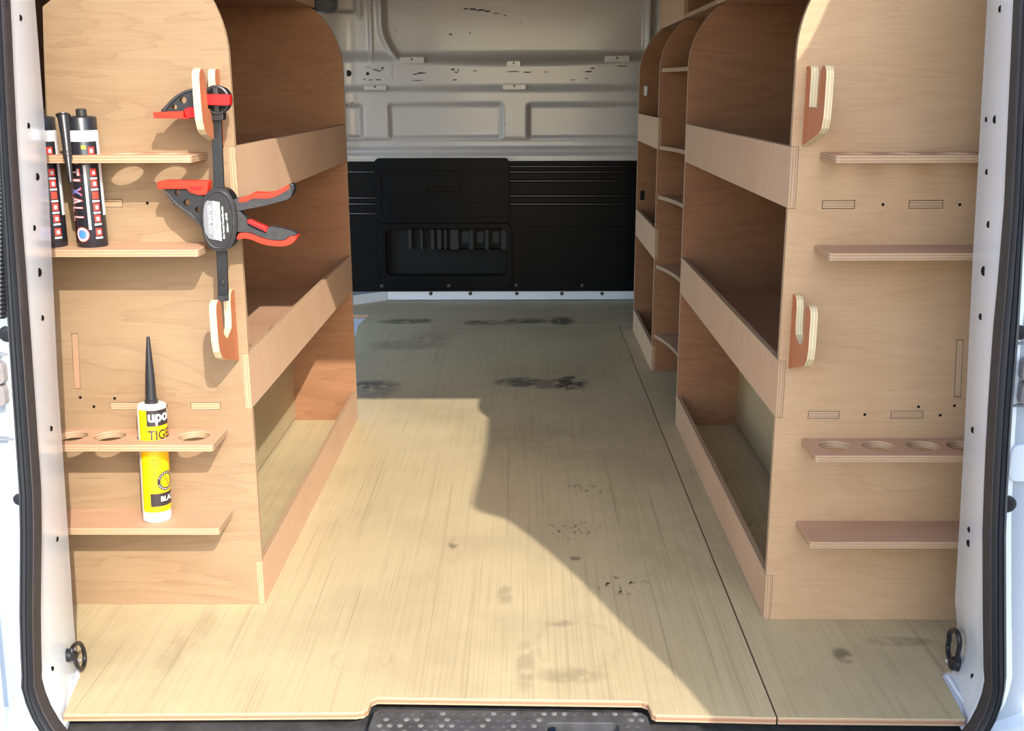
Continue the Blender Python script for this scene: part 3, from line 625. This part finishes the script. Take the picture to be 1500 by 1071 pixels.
def unit(s, xe, YA, YBk, name, label, front_kit):
    r = root(name, (xe, YA, 0), label, 'racking')
    ax = (s, 0, 0)
    def B(nm, outline, holes, t, O, ax_, ay_, mats, grain=0, par=r, **kw): return board(nm, outline, holes, t, O, ax_, ay_, mats, par, grain, **kw)
    def P(u, Y, z): return (xe+s*u, Y, z)
    # side panels: thickness must run from Y to Y+T whichever way the plane faces
    def side(Y, holes, outer=OUTER):
        n_y = V((s, 0, 0)).cross(V((0, 0, 1))).y
        return B('side_panel', arc_outline(outer), holes, T, P(0, Y if n_y > 0 else Y+T, 0), (s, 0, 0), (0, 0, 1), [(PANEL2 if s > 0 else PANEL) if holes else PANEL_SHADE, EDGE], bevel=.0007, seg=1)
    vs_slot = [(.302, .417), (.314, .417), (.3085, .518), (.2965, .518)]
    fh = slots(.7445)+slots(.3855)+[vs_slot] if front_kit else []
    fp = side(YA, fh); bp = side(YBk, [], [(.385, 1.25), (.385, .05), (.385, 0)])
    n_x = s
    # rails: plane (Y, z), thickness from the aisle face inwards
    for a, b in (Z3, Z2, Z1):
        ay_ = (0, 0, 1); ax2 = (0, 1, 0); nxn = V(ax2).cross(V(ay_)).x
        B('rail', rect(YA-.0005, a+.0004, YBk+T, b-.0004), [], T-.0004, (xe+(0 if nxn*s > 0 else s*(T-.0004)), 0, 0), ax2, ay_, [RAIL, EDGE], grain=1, bevel=.0008, seg=1)
    B('rail', rect(YA, ZT, YBk+T, 1.245), [], T, (xe+s*TH if s > 0 else xe+s*(TH+T), 0, 0), (0, 1, 0), (0, 0, 1), [RAIL, EDGE], grain=1)
    # shelves with tenons that come through the front panel
    for zc in (.7445, .3855):
        o2 = [(T+.0005, YA+T), (.0565, YA+T), (.0565, YA+.0005), (.108, YA+.0005), (.108, YA+T), (.198, YA+T), (.198, YA+.0005), (.2515, YA+.0005), (.2515, YA+T), (.34, YA+T), (.36, YBk), (T+.0005, YBk)]
        if not front_kit: o2 = [(T+.0005, YA+T), (.34, YA+T), (.36, YBk), (T+.0005, YBk)]
        ay_ = (0, 1, 0); nz = V((s, 0, 0)).cross(V(ay_)).z
        B('shelf', o2, [], .0115, P(0, 0, zc-.00575 if nz > 0 else zc+.00575), (s, 0, 0), ay_, [SHELF, EDGE])
    ay_ = (0, 1, 0); nz = s
    B('top_shelf', rect(TH+T, YA+T, .385, YBk), [], .010, P(0, 0, ZT if nz > 0 else ZT+.010), (s, 0, 0), ay_, [SHELF, EDGE])
    if front_kit:
        # back brace end seen through its slot
        B('brace', [(a+(.0012 if i in (0, 3) else -.0012), b+(.0012 if i < 2 else -.0012)) for i, (a, b) in enumerate(vs_slot)], [], .30, P(0, YA+.0005 if V((s, 0, 0)).cross(V((0, 0, 1))).y > 0 else YA+.3005, 0), (s, 0, 0), (0, 0, 1), [EDGE, RAIL])
        # tube shelves on the front face
        HOLES = [circ(u, YA-.042, .0268, 32) for u in (.0935, .166, .2415, .3085)]
        for nm, zt, hs in (('tube_holder_shelf', .829, HOLES), ('tube_rest_shelf', .678, []), ('tube_holder_shelf', .3435, HOLES), ('tube_rest_shelf', .1905, [])):
            dd = .092
            o2 = [(.047, YA), (.047, YA-dd+.006), (.0485, YA-dd+.002), (.053, YA-dd), (.345, YA-dd), (.345, YA)]
            B(nm, o2, hs, .0118, P(0, 0, zt-.0118 if nz > 0 else zt), (s, 0, 0), (0, 1, 0), [SHELF, EDGE], bevel=.0007, seg=1)
        # hooks: plates standing square to the panel
        def hook(pts, nm):
            # local (w, z): w = distance in front of the panel
            ax3 = V((0, -1, 0)); ay3 = V((0, 0, 1)); nx3 = ax3.cross(ay3).x       # = -1
            x_lo, x_hi = sorted((xe+s*.0165, xe+s*.0285))
            return B(nm, [(w_, z) for w_, z in pts], [], .012, (x_hi, YA, 0), ax3, ay3, [HOOKP, HEDGE], grain=1, bevel=.0012, seg=2)
        def cap(w0, w1, z, n=6):             # rounded prong tip
            rr = (w1-w0)/2; return [((w0+w1)/2+rr*math.cos(math.pi*i/n), z-rr*.9+rr*.9*math.sin(math.pi*i/n)) for i in range(n+1)]
        up_ = [(0, .838), (.098, .862), (.110, .870), (.117, .884), (.119, .905)]+cap(.083, .119, .963)+[(.081, .905), (.079, .9005), (.032, .9005), (.030, .905)]+[(.030, .950), (.027, .960), (.022, .963), (0, .963)]
        lo_ = [(0, .468), (.085, .492), (.102, .499), (.114, .512), (.119, .53)]+cap(.086, .119, .597)+[(.083, .55), (.081, .534), (.066, .5245), (.036, .535), (.032, .545)]+[(.031, .580), (.027, .592), (.020, .597), (0, .597)]
        hook(up_, 'clamp_hook'); hook(lo_, 'clamp_hook')
        sh = MB()
        for u, z in ((.1545, .7445), (.2795, .744), (.1525, .386), (.2815, .385), (.304, .402), (.243, .40)):
            sh.lathe([(.0026, 0), (.0026, .0004)], P(u, YA-.0002, z), 10, axis=(0, -1, 0))
        sh.build('screw_holes', BLACKD, r, kind='stuff')
    return r
UL = unit(-1, XL, YFL, YBL, 'racking_unit', 'left plywood racking unit with clamp and sealant tubes on its end panel', True)
UR = unit(1, XR, YFR, YBR, 'racking_unit', 'near right plywood racking unit with empty hooks and tube shelves on its end panel', True)
UF = unit(1, XR, 3.565, 4.185, 'racking_unit', 'farthest plywood racking unit on the right, next to the white bulkhead', False)
q = at(941, 286, Y=4.184); MB().box((q.x-.008, 4.181, q.z-.018), (q.x+.008, 4.186, q.z+.018)).build('cable_slot', BLACKD, UF)
q = at(946, 133, Y=4.184); MB().box((q.x-.006, 4.176, q.z-.018), (q.x+.006, 4.186, q.z+.018)).build('white_clip', LWHITE, UF, bevel=.002)
# the slim bay with bowed shelves between the two right-hand units
BY0, BY1 = YBR+T, 3.565
bay = root('shelf_bay', (XR, BY0, 0), 'slim open bay of bowed plywood shelves between the two right-hand racking units', 'shelves')
for z in (.985, .744, .585, .357, .122):
    o2 = [(.34, BY0), (.34, BY1)]
    for i in range(15):
        t = i/14; o2.append((.006+.075*4*t*(1-t)*.55+.0, BY1+(BY0-BY1)*t))
    board('bowed_shelf', o2, [], .012, (XR, 0, z-.006), (1, 0, 0), (0, 1, 0), [SHELF, EDGE], bay, bevel=.0006, seg=1)
board('bowed_shelf', rect(TH, BY0, .21, BY1), [], .012, (XR, 0, ZT), (1, 0, 0), (0, 1, 0), [SHELF, EDGE], bay)
# plywood boxing over the wheel arches behind the bottom bays
for nm, x, ya, yb, lab in (('wheel_arch_board', -.662, YFL+T+.001, YBL-.001, 'pale plywood wheel arch board behind the bottom bay of the left racking'), ('wheel_arch_board', .603, YFR+T+.001, YBR-.001, 'pale plywood wheel arch board behind the bottom bay of the right racking')):
    o = board(nm, rect(ya, .010, yb, .375), [], .012, (x if x > 0 else x-.012, 0, 0), (0, 1, 0), (0, 0, 1), [FLOOR, EDGE], None, grain=1)
    tag(o, lab, 'board')

# ================================================================== THINGS ON THE PANELS
def cyl_patch(mb, R, th0, th1, z0, z1, mi=0, n=10):
    v = []
    for i in range(n+1):
        t = th0+(th1-th0)*i/n
        v += [(R*math.sin(t), -R*math.cos(t), z0), (R*math.sin(t), -R*math.cos(t), z1)]
    mb.add(v, [(2*i, 2*i+2, 2*i+3, 2*i+1) for i in range(n)], mi)
def text_mesh(txt, size, align='LEFT', bold=.0):
    cu = bpy.data.curves.new('t', 'FONT'); cu.body = txt; cu.size = size; cu.align_x = align; cu.offset = bold*size; cu.resolution_u = 3
    ob = bpy.data.objects.new('t', cu); COL.objects.link(ob)
    dg = bpy.context.evaluated_depsgraph_get(); me = bpy.data.meshes.new_from_object(ob.evaluated_get(dg)); bpy.data.objects.remove(ob)
    return me
def wrap_text(txt, size, R, th0, z0, turned=False, sx=1., bold=.02):
    me = text_mesh(txt, size, bold=bold); b = bmesh.new(); b.from_mesh(me)
    ax = 1 if turned else 0
    lo_ = min(v.co[ax] for v in b.verts); hi_ = max(v.co[ax] for v in b.verts); x = lo_+.0012
    while x < hi_:
        no = (0, 1, 0) if turned else (1, 0, 0)
        bmesh.ops.bisect_plane(b, geom=b.verts[:]+b.edges[:]+b.faces[:], plane_co=V(no)*x, plane_no=no); x += .0012 if turned else .0012/sx
    for v in b.verts:
        if turned: th, z = th0+v.co.y/R, z0-v.co.x*sx           # reads downwards
        else: th, z = th0+v.co.x*sx/R, z0+v.co.y
        v.co = (R*math.sin(th), -R*math.cos(th), z)
    b.to_mesh(me); b.free(); return me
D = math.radians
def flat_disc(mb, R, th, z, r0, r1, mi, n=24):                     # ring or disc wrapped on a cylinder
    v = []
    for i in range(n):
        a = 2*math.pi*i/n
        for r in (r0, (r0+r1)/2, r1): t = th+r*math.cos(a)/R; v.append((R*math.sin(t), -R*math.cos(t), z+r*math.sin(a)))
    mb.add(v, [(3*i+k, 3*i+1+k, 3*((i+1) % n)+1+k, 3*((i+1) % n)+k) for i in range(n) for k in (0, 1)], mi)

def finish(o, parent, rz):
    o.parent = parent; return o
def local(mb, name, mats, parent, **kw):                            # geometry already in the thing's own frame
    me = bpy.data.meshes.new('m'); me.from_pydata(mb.v, [], mb.f)
    for p, i in zip(me.polygons, mb.m): p.material_index = i
    b = bmesh.new(); b.from_mesh(me); bmesh.ops.recalc_face_normals(b, faces=b.faces); b.to_mesh(me); b.free()
    o = link(name, me, mats, None, **kw); o.parent = parent; return o
def raw(name, me, mat, parent):
    o = link(name, me, mat, None); o.parent = parent; return o
def copy_tree(o, parent=None):
    kids = [c for c in bpy.data.objects if c.parent == o]
    c = o.copy(); COL.objects.link(c); c.parent = parent
    for k in kids: copy_tree(k, c)
    return c
Rt = .0245
# --- black sealant tube
bt = root('sealant_tube', (XL-.2415+.005, YFL-.044, .678), 'fully visible black sealant tube on the upper left shelf, nozzle strapped on upside down', 'tube', 'black tubes on the upper left shelf')
face = math.atan2(.725, 1.80)                                       # turn the label towards the door opening
local(MB().lathe([(Rt-.001, 0), (Rt, .002), (Rt, .209), (Rt-.001, .2105), (Rt-.004, .2115), (.010, .2125)], (0, 0, 0), 40), 'tube_body', TUBEB, bt, smooth=True)
local(MB().lathe([(.0085, .211), (.0085, .222), (.006, .2235)], (0.002, 0, 0), 20), 'threaded_cap', CLAMPG, bt, smooth=True)
mb = MB(); cyl_patch(mb, Rt+.0003, D(-100), D(100), .172, .1895, 0, 30); local(mb, 'white_band', LWHITE, bt, fix=False) if False else local(mb, 'white_band', LWHITE, bt)
mb = MB(); cyl_patch(mb, Rt+.0004, D(-9), D(1), .024+.006, .134); cyl_patch(mb, Rt+.0004, D(-9), D(1), .140, .150); local(mb, 'text_strip', LSIL, bt)
mb = MB(); cyl_patch(mb, Rt+.0004, D(54), D(80), .052, .172); local(mb, 'pale_side_strip', LWHITE, bt)
mb = MB()
for z in (.025, .047, .066, .085, .104, .122, .157):
    cyl_patch(mb, Rt+.0004, D(15), D(39), z-.0055, z+.0065, 0, 6)
    if z != .085: cyl_patch(mb, Rt+.0007, D(22), D(33), z-.003, z+.003, 1, 4)
    cyl_patch(mb, Rt+.0005, D(13), D(41), z-.0105, z-.0075, 1, 6)
local(mb, 'icon_row', [LRED, LWHITE], bt)
mb = MB(); flat_disc(mb, Rt+.0004, D(-37), .022, .0078, .0112, 0); flat_disc(mb, Rt+.0005, D(-37), .022, .0, .0070, 1)
flat_disc(mb, Rt+.0003, D(-37), .022, .0, .0124, 2); local(mb, 'round_badge', [LWHITE, LBLUE, LRED], bt)
mb = MB(); cyl_patch(mb, Rt+.0004, D(-8), D(8), .160, .166); local(mb, 'yellow_mark', LYEL, bt)
L_ = 'STIXALL'; sz = .032; z = .142
for pas, mat, ex in ((0, LRED, .085), (1, LSIL, .0)):
    for i, ch in enumerate(L_):
        m = LBLUE if (pas and ch == 'X') else mat
        raw('logo_letter', wrap_text(ch, sz, Rt+(.0005 if not pas else .0010), D(-75), z-i*.0152+.002, True, .56 if ch != 'I' else .8, .040 if not pas else .008), m, bt)
# nozzle strapped in front, upside down
nz_ = MB().lathe([(.0015, .102), (.003, .103), (.0062, .150), (.0085, .205), (.0092, .2115), (.0112, .2125), (.0112, .2145), (.004, .215)], (0, 0, 0), 20)
nzo = local(nz_, 'nozzle', NOZZ, bt, smooth=True)
local(MB().lathe([(.0066, .1445), (.0071, .147), (.0071, .150), (.0068, .1525)], (0, 0, 0), 16), 'clear_strap', CLAMPG, nzo, smooth=True)
# leaning: touches the tube's shoulder at the top, hangs in front of the holder shelf lower down
w2l = Matrix.Rotation(-face, 3, 'Z'); top_ = w2l @ V((-.014, -.0335, .2145)); low_ = w2l @ V((-.003, -.058, .148))
d_ = (top_-low_).normalized(); nzo.rotation_euler = V((0, 0, 1)).rotation_difference(d_).to_euler(); nzo.location = top_-d_*.2145
bt.rotation_euler = (0, 0, face)
b2 = copy_tree(bt); b2.location.x = XL-.3085+.004
b2['label'] = 'black sealant tube half hidden by the left rear post on the upper left shelf'
# --- yellow tube
yt = root('sealant_tube', (XL-.166-.004, YFL-.045, .1905), 'yellow and white sealant tube with long black nozzle standing on the lower left shelf', 'tube')
local(MB().lathe([(Rt-.002, 0), (Rt, .002), (Rt, .210), (Rt-.0015, .212), (.012, .2135), (.0085, .216)], (0, 0, 0), 40), 'tube_body', TUBEW, yt, smooth=True)
local(MB().lathe([(.0115, .2125), (.0115, .219), (.0092, .2205), (.0085, .240), (.0078, .262), (.0030, .328), (.0026, .331)], (0, 0, 0), 20), 'nozzle', NOZZ, yt, smooth=True)
Ry = Rt+.0003
mb = MB(); cyl_patch(mb, Ry, D(-62), D(150), .020, .2065, 0, 40); local(mb, 'yellow_label', YELLOW, yt)
for za, zb in ((.178, .2065), (.031, .055)):
    mb = MB(); cyl_patch(mb, Ry+.0003, D(-23), D(110), za, zb, 0, 24); local(mb, 'dark_label_block', YDARK, yt)
raw('label_text', wrap_text('upol', .027, Ry+.0006, D(-19), .1865, False, .92, .03), LWHITE, yt)
raw('label_text', wrap_text('TIGER', .0235, Ry+.0005, D(-20), .154, False, .84, .02), YDARK, yt)
raw('label_text', wrap_text('SEAL', .0215, Ry+.0005, D(-6), .134, False, .84, .02), YDARK, yt)
raw('label_text', wrap_text('BLACK', .0125, Ry+.0006, D(16), .040, False, .95, .03), LWHITE, yt)
mb = MB(); flat_disc(mb, Ry+.0004, D(46), .076, .0122, .0178, 0, 30)
for k, (a0, a1) in enumerate(((-12, -4), (-9, 6), (-3, 9), (2, 12))):
    cyl_patch(mb, Ry+.0005, D(46+a0), D(46+a1), .0825-.0045*k, .0840-.0045*k, 0, 4)
local(mb, 'round_emblem', YDARK, yt)
mb = MB()
for k in range(9):
    a = D(25+k*16); flat_disc(mb, Ry+.0007, D(46)+.015*math.cos(a)/Ry, .076+.015*math.sin(a), 0, .0012, 0, 6)
    a = D(205+k*16); flat_disc(mb, Ry+.0007, D(46)+.015*math.cos(a)/Ry, .076+.015*math.sin(a), 0, .0012, 0, 6)
for k in range(3): cyl_patch(mb, Ry+.0004, D(-20+6*k), D(30-3*k), .1165-.0045*k, .1173-.0045*k, 1, 8)
local(mb, 'label_small_print', [LWHITE, YDARK], yt)
yt.rotation_euler = (D(0), D(2.0), math.atan2(.65, 1.79))
# --- one-handed bar clamp
YC = YFL-.0565
cl = root('bar_clamp', tuple(at(320, 321, Y=YC)), 'black and red one-handed bar clamp hanging from the upper hook on the left end panel', 'clamp')
def cpx(cx, cy, r, Y, n=16): return [(p.x, p.z) for p in [at(cx+r*math.cos(2*math.pi*i/n), cy+r*math.sin(2*math.pi*i/n), Y=Y) for i in range(n)]]
def C3(ox, oy, k, pts): return [(ox+a/k, oy+b/k) for a, b in pts]
prism('bar', [(308, 150), (322.5, 150), (334, 432), (319, 433)], YC-.0035, YC+.0035, BARM, cl)
q = at(326, 414, Y=YC-.0035); MB().lathe([(.0042, -.002), (.0042, .0015), (.003, .0025)], q, 14, axis=(0, -1, 0)).build('end_stop_pin', CLAMPB, cl, smooth=True)
prism('end_wear', [(318.5, 433), (334, 432), (334.4, 441), (319.4, 442)], YC-.0025, YC+.0025, CLAMPG, cl, bevel=.0003)
Yh = YC-.014
hd = prism('fixed_head', [(316+20*math.cos(2*math.pi*i/36), 146.5+21*math.sin(2*math.pi*i/36)) for i in range(36)], Yh+.005, YC+.012, CLAMPB, cl, bevel=.002)
q = at(316, 146.5, Y=Yh); ri = [(q.x+.0195*math.cos(2*math.pi*i/36), Yh+.004, q.z+.0205*math.sin(2*math.pi*i/36)) for i in range(36)]
MB().tube(ri, .0028, 8, closed=True).build('head_rim', CLAMPG, hd, smooth=True)
MB().lathe([(.0165, 0), (.0165, .0008)], (q.x, Yh+.0052, q.z), 28, axis=(0, -1, 0)).build('head_recess', BLACKD, hd)
mb = MB(); mb.box((q.x-.004, Yh, q.z-.019), (q.x+.004, Yh+.01, q.z+.019)); mb.box((q.x-.018, Yh+.001, q.z-.010), (q.x+.018, Yh+.01, q.z-.007)); mb.box((q.x-.018, Yh+.001, q.z+.006), (q.x+.018, Yh+.01, q.z+.009))
mb.build('head_spokes', CLAMPG, hd, bevel=.0008)
prism('neck', [(306, 163), (327, 163), (327, 176), (307.5, 178)], YC-.009, YC+.009, CLAMPB, cl, bevel=.0015)
prism('square_pad', [(301, 138), (330, 138), (336.5, 139.5), (336, 154), (330, 154.5), (302, 153.5)], Yh-.014, Yh+.002, RED, cl, bevel=.0012)
prism('upper_jaw', smoothpoly([(236, 164), (243, 154), (253, 143.5), (264, 136), (276, 131), (290, 129.5), (303, 132), (304, 163), (285, 164), (262, 164)], 3), YC-.0065, YC+.0065, CLAMPB, cl, holes=[cpx(268, 147, 5.2, YC-.0065), cpx(255.5, 157, 4.1, YC-.0065)], bevel=.0012)
prism('jaw_rib', [(237, 163), (246, 150.5), (257, 140), (270, 132.5), (284, 129), (284, 132), (271, 136), (259, 143.5), (249, 153), (241, 163.5)], YC-.010, YC-.006, CLAMPG, cl, bevel=.0006)
prism('jaw_pad', [(224, 164.5), (268, 163), (269, 172), (277, 173.5), (276, 174), (225, 173.5)], YC-.012, YC+.012, ORANGE, cl, bevel=.001)
prism('pad_clip', [(269, 160), (277, 157), (302, 157), (302, 172), (272, 173)], YC-.009, YC+.009, RED, cl, bevel=.0012)
prism('lower_jaw', [(240, 277), (275, 278), (284, 284), (303, 288), (303, 335), (296, 334), (284, 321), (274, 313), (262, 303), (252, 295), (246, 287)], YC-.0065, YC+.0065, CLAMPB, cl, holes=[cpx(259, 282.5, 4, YC-.0065), cpx(273.5, 297, 5.3, YC-.0065), cpx(290, 307, 4.5, YC-.0065)], bevel=.0012)
prism('jaw_rib', [(242, 279), (247, 284), (254, 293), (263, 301), (273, 309), (276, 309.5), (285, 318), (295, 330), (294, 332.5), (283, 322), (273, 313.5), (262, 304), (252, 296), (245, 287)], YC-.010, YC-.006, CLAMPG, cl, bevel=.0006)
prism('jaw_pad', [(229.5, 266.5), (240, 264.5), (305, 265.5), (303, 286), (291, 286), (278, 282), (273, 277), (230.5, 277)], YC-.012, YC+.012, ORANGE, cl, bevel=.0014)
prism('pad_recess', [(276, 273.5), (298, 273.5), (294, 279), (280, 279)], YC-.0125, YC-.010, RED, cl, bevel=.0004)
def oval(cx, cy, rx, ry, tilt=-.06, n=40, p=2.4):
    o = []
    for i in range(n):
        a = 2*math.pi*i/n; x = rx*math.copysign(abs(math.cos(a))**(2/p), math.cos(a)); y = ry*math.copysign(abs(math.sin(a))**(2/p), math.sin(a))
        o.append((cx+x*math.cos(tilt)-y*math.sin(tilt), cy+x*math.sin(tilt)+y*math.cos(tilt)))
    return o
Yb_ = YC-.019
body = prism('trigger_body', oval(320.5, 322, 26, 46.5), Yb_+.004, YC+.016, CLAMPB, cl, bevel=.003, seg=3)
rim = [at(a, b, Y=Yb_+.004) for a, b in oval(320, 322, 22.3, 41.5)]
MB().tube([(p.x, p.y, p.z) for p in rim], .0022, 8, closed=True).build('body_rim', CLAMPG, body, smooth=True)
YL = Yb_+.0025
def lab(name, pts, mat, dy): return prism(name, pts, YL-dy, YL+.003, mat, body, bevel=0)
lab('label_black_field', [(321, 297), (330, 299), (336, 302), (340, 312), (341.5, 325), (340, 340), (336, 351), (333, 355), (325, 353)], LBLACK, 0)
lab('label_grey_field', [(303, 293.5), (311.5, 295), (314, 351.5), (306, 349.5), (300.5, 340), (297, 328), (296, 315), (298, 302)], SILVER, .0002)
lab('label_white_field', [(311, 294.5), (321.5, 296.5), (325, 353), (313.5, 350.5)], CLWHITE, .0003)
def flat_text(txt, size, p0, p1, mat, dy, bold=0.):                 # runs upwards from p0 to p1 (pixels on the label plane), thin real lettering
    a, b = at(*p0, Y=YL-dy), at(*p1, Y=YL-dy)
    me = text_mesh(txt, 1., bold=bold); xs = [v.co.x for v in me.vertices]; wd = max(xs)-min(xs); k = (b-a).length/wd
    d = (b-a).normalized(); nrm = V((-d.z, 0, d.x)) if True else None
    if nrm.x > 0: nrm = -nrm                                         # letter tops face left when reading upwards
    for v in me.vertices: v.co = a+d*((v.co.x-min(xs))*k)+nrm*(v.co.y*size)
    return link('label_text', me, mat, body)
flat_text('AXMINSTER', .0085, (311.5, 343), (309, 300), LSIL, .0006, .01)
flat_text('Trade Clamps', .0085, (320, 345), (317.5, 302), LGREY, .0007)
flat_text('One Handed Clamp/Spreader', .0044, (329.5, 350), (326.5, 302), LWHITE, .0006, .02)
flat_text('150mm - 10152', .0044, (335, 340), (332.5, 312), LWHITE, .0006, .02)
K3 = lambda p: C3(330, 250, 8.925, p)
prism('upper_handle', smoothpoly(K3([(90, 400), (170, 358), (300, 330), (380, 300), (560, 300), (740, 245), (835, 178), (880, 178), (896, 235), (872, 300), (830, 370), (700, 412), (540, 455), (320, 500), (200, 522), (90, 530)]), 2), YC-.010, YC+.010, CLAMPG, cl, bevel=.0025, seg=3)
prism('handle_grip', smoothpoly(K3([(172, 380), (220, 350), (300, 325), (370, 285), (450, 290), (560, 290), (650, 270), (740, 230), (825, 180), (835, 235), (750, 290), (650, 340), (540, 365), (360, 365), (290, 400), (220, 415), (180, 405)]), 2), YC-.0115, YC+.0115, ORANGE, cl, bevel=.002)
prism('handle_end_cap', K3([(836, 170), (862, 166), (890, 190), (898, 240), (880, 300), (862, 320), (862, 290), (872, 240), (858, 200), (836, 195)]), YC-.0115, YC+.0115, CLAMPB, cl, bevel=.001)
prism('lower_handle', K3([(90, 540), (190, 530), (280, 630), (290, 718), (400, 775), (530, 825), (555, 750), (600, 730), (740, 755), (900, 800), (935, 830), (900, 852), (830, 862), (780, 905), (700, 915), (560, 900), (440, 860), (340, 815), (200, 805), (90, 800)]), YC-.010, YC+.010, CLAMPG, cl, bevel=.0022, seg=3)
prism('handle_grip', smoothpoly(K3([(150, 890), (165, 840), (200, 815), (320, 822), (440, 870), (560, 906), (700, 921), (785, 908), (832, 868), (900, 856), (938, 850), (922, 900), (860, 960), (760, 990), (620, 985), (480, 960), (360, 910), (260, 885), (165, 900)]), 2), YC-.0115, YC+.0115, ORANGE, cl, bevel=.002)
prism('release_trigger', K3([(286, 640), (330, 648), (552, 745), (542, 815), (500, 800), (290, 712)]), YC-.007, YC+.007, RED, cl, bevel=.0015)
prism('trigger_slot', K3([(296, 690), (500, 785), (530, 812), (530, 828), (400, 778), (290, 722)]), YC-.0085, YC-.004, BLACKD, cl, bevel=.0003)

# --- lashing rings on the posts
def ring(name, label, base_px, loop_px, tin, tout, s, rad):
    b = post_pt(tin, tout, *base_px); r = root(name, tuple(b), label, 'ring')
    dn = V((-s, -.2, 0)).normalized()
    pts = []
    for a, c in loop_px:
        q = post_pt(tin, tout, a, c)+dn*.012; pts.append(q)
    sm = []
    m = len(pts)
    for i in range(m):
        a, bb, c, d = (pts[(i+k-1) % m] for k in range(4))
        for j in range(4):
            t = j/4; sm.append(.5*((2*bb)+(c-a)*t+(2*a-5*bb+4*c-d)*t*t+(3*bb-a-3*c+d)*t**3))
    MB().tube(sm, rad, 10, closed=True).build('ring_loop', BLACKP, r, smooth=True)
    MB().lathe([(k*rad/.0042, h) for k, h in ((.013, -.003), (.013, .004), (.011, .008), (.0095, .014), (.006, .016))], b, 20, axis=tuple(dn)).build('ring_base', BLACKP, r, smooth=True)
    return r
ring('lashing_ring', 'black lashing ring on the white right rear post near the floor', (1404, 972), [(1403, 968), (1398, 950), (1397, 938), (1401, 926), (1407, 922), (1413, 927), (1416, 940), (1413, 956), (1410, 968)], R_in, R_out, 1, .0042)
ring('lashing_ring', 'dark lashing ring on the white left rear post near the floor', (99, 960), [(100, 966), (95, 955), (97, 946), (106, 941), (112, 948), (116, 962), (113, 974), (109, 979), (104, 975)], L_in, L_out, -1, .0034)
# --- dark housing under the roof beside the left racking
hs = root('lamp_housing', (-.54, 3.06, 1.40), 'black rounded housing hanging from the roof beyond the left racking', 'lamp')
q0, q1 = at(452, 16.5, Y=3.04), at(487, 0, Y=3.04)
board('housing_shell', rrect(q0.x, q0.z, q1.x, 1.40, .022), [], .09, (0, 3.13, 0), (1, 0, 0), (0, 0, 1), [BLACKP, BLACKP], hs, bevel=.01, seg=3)
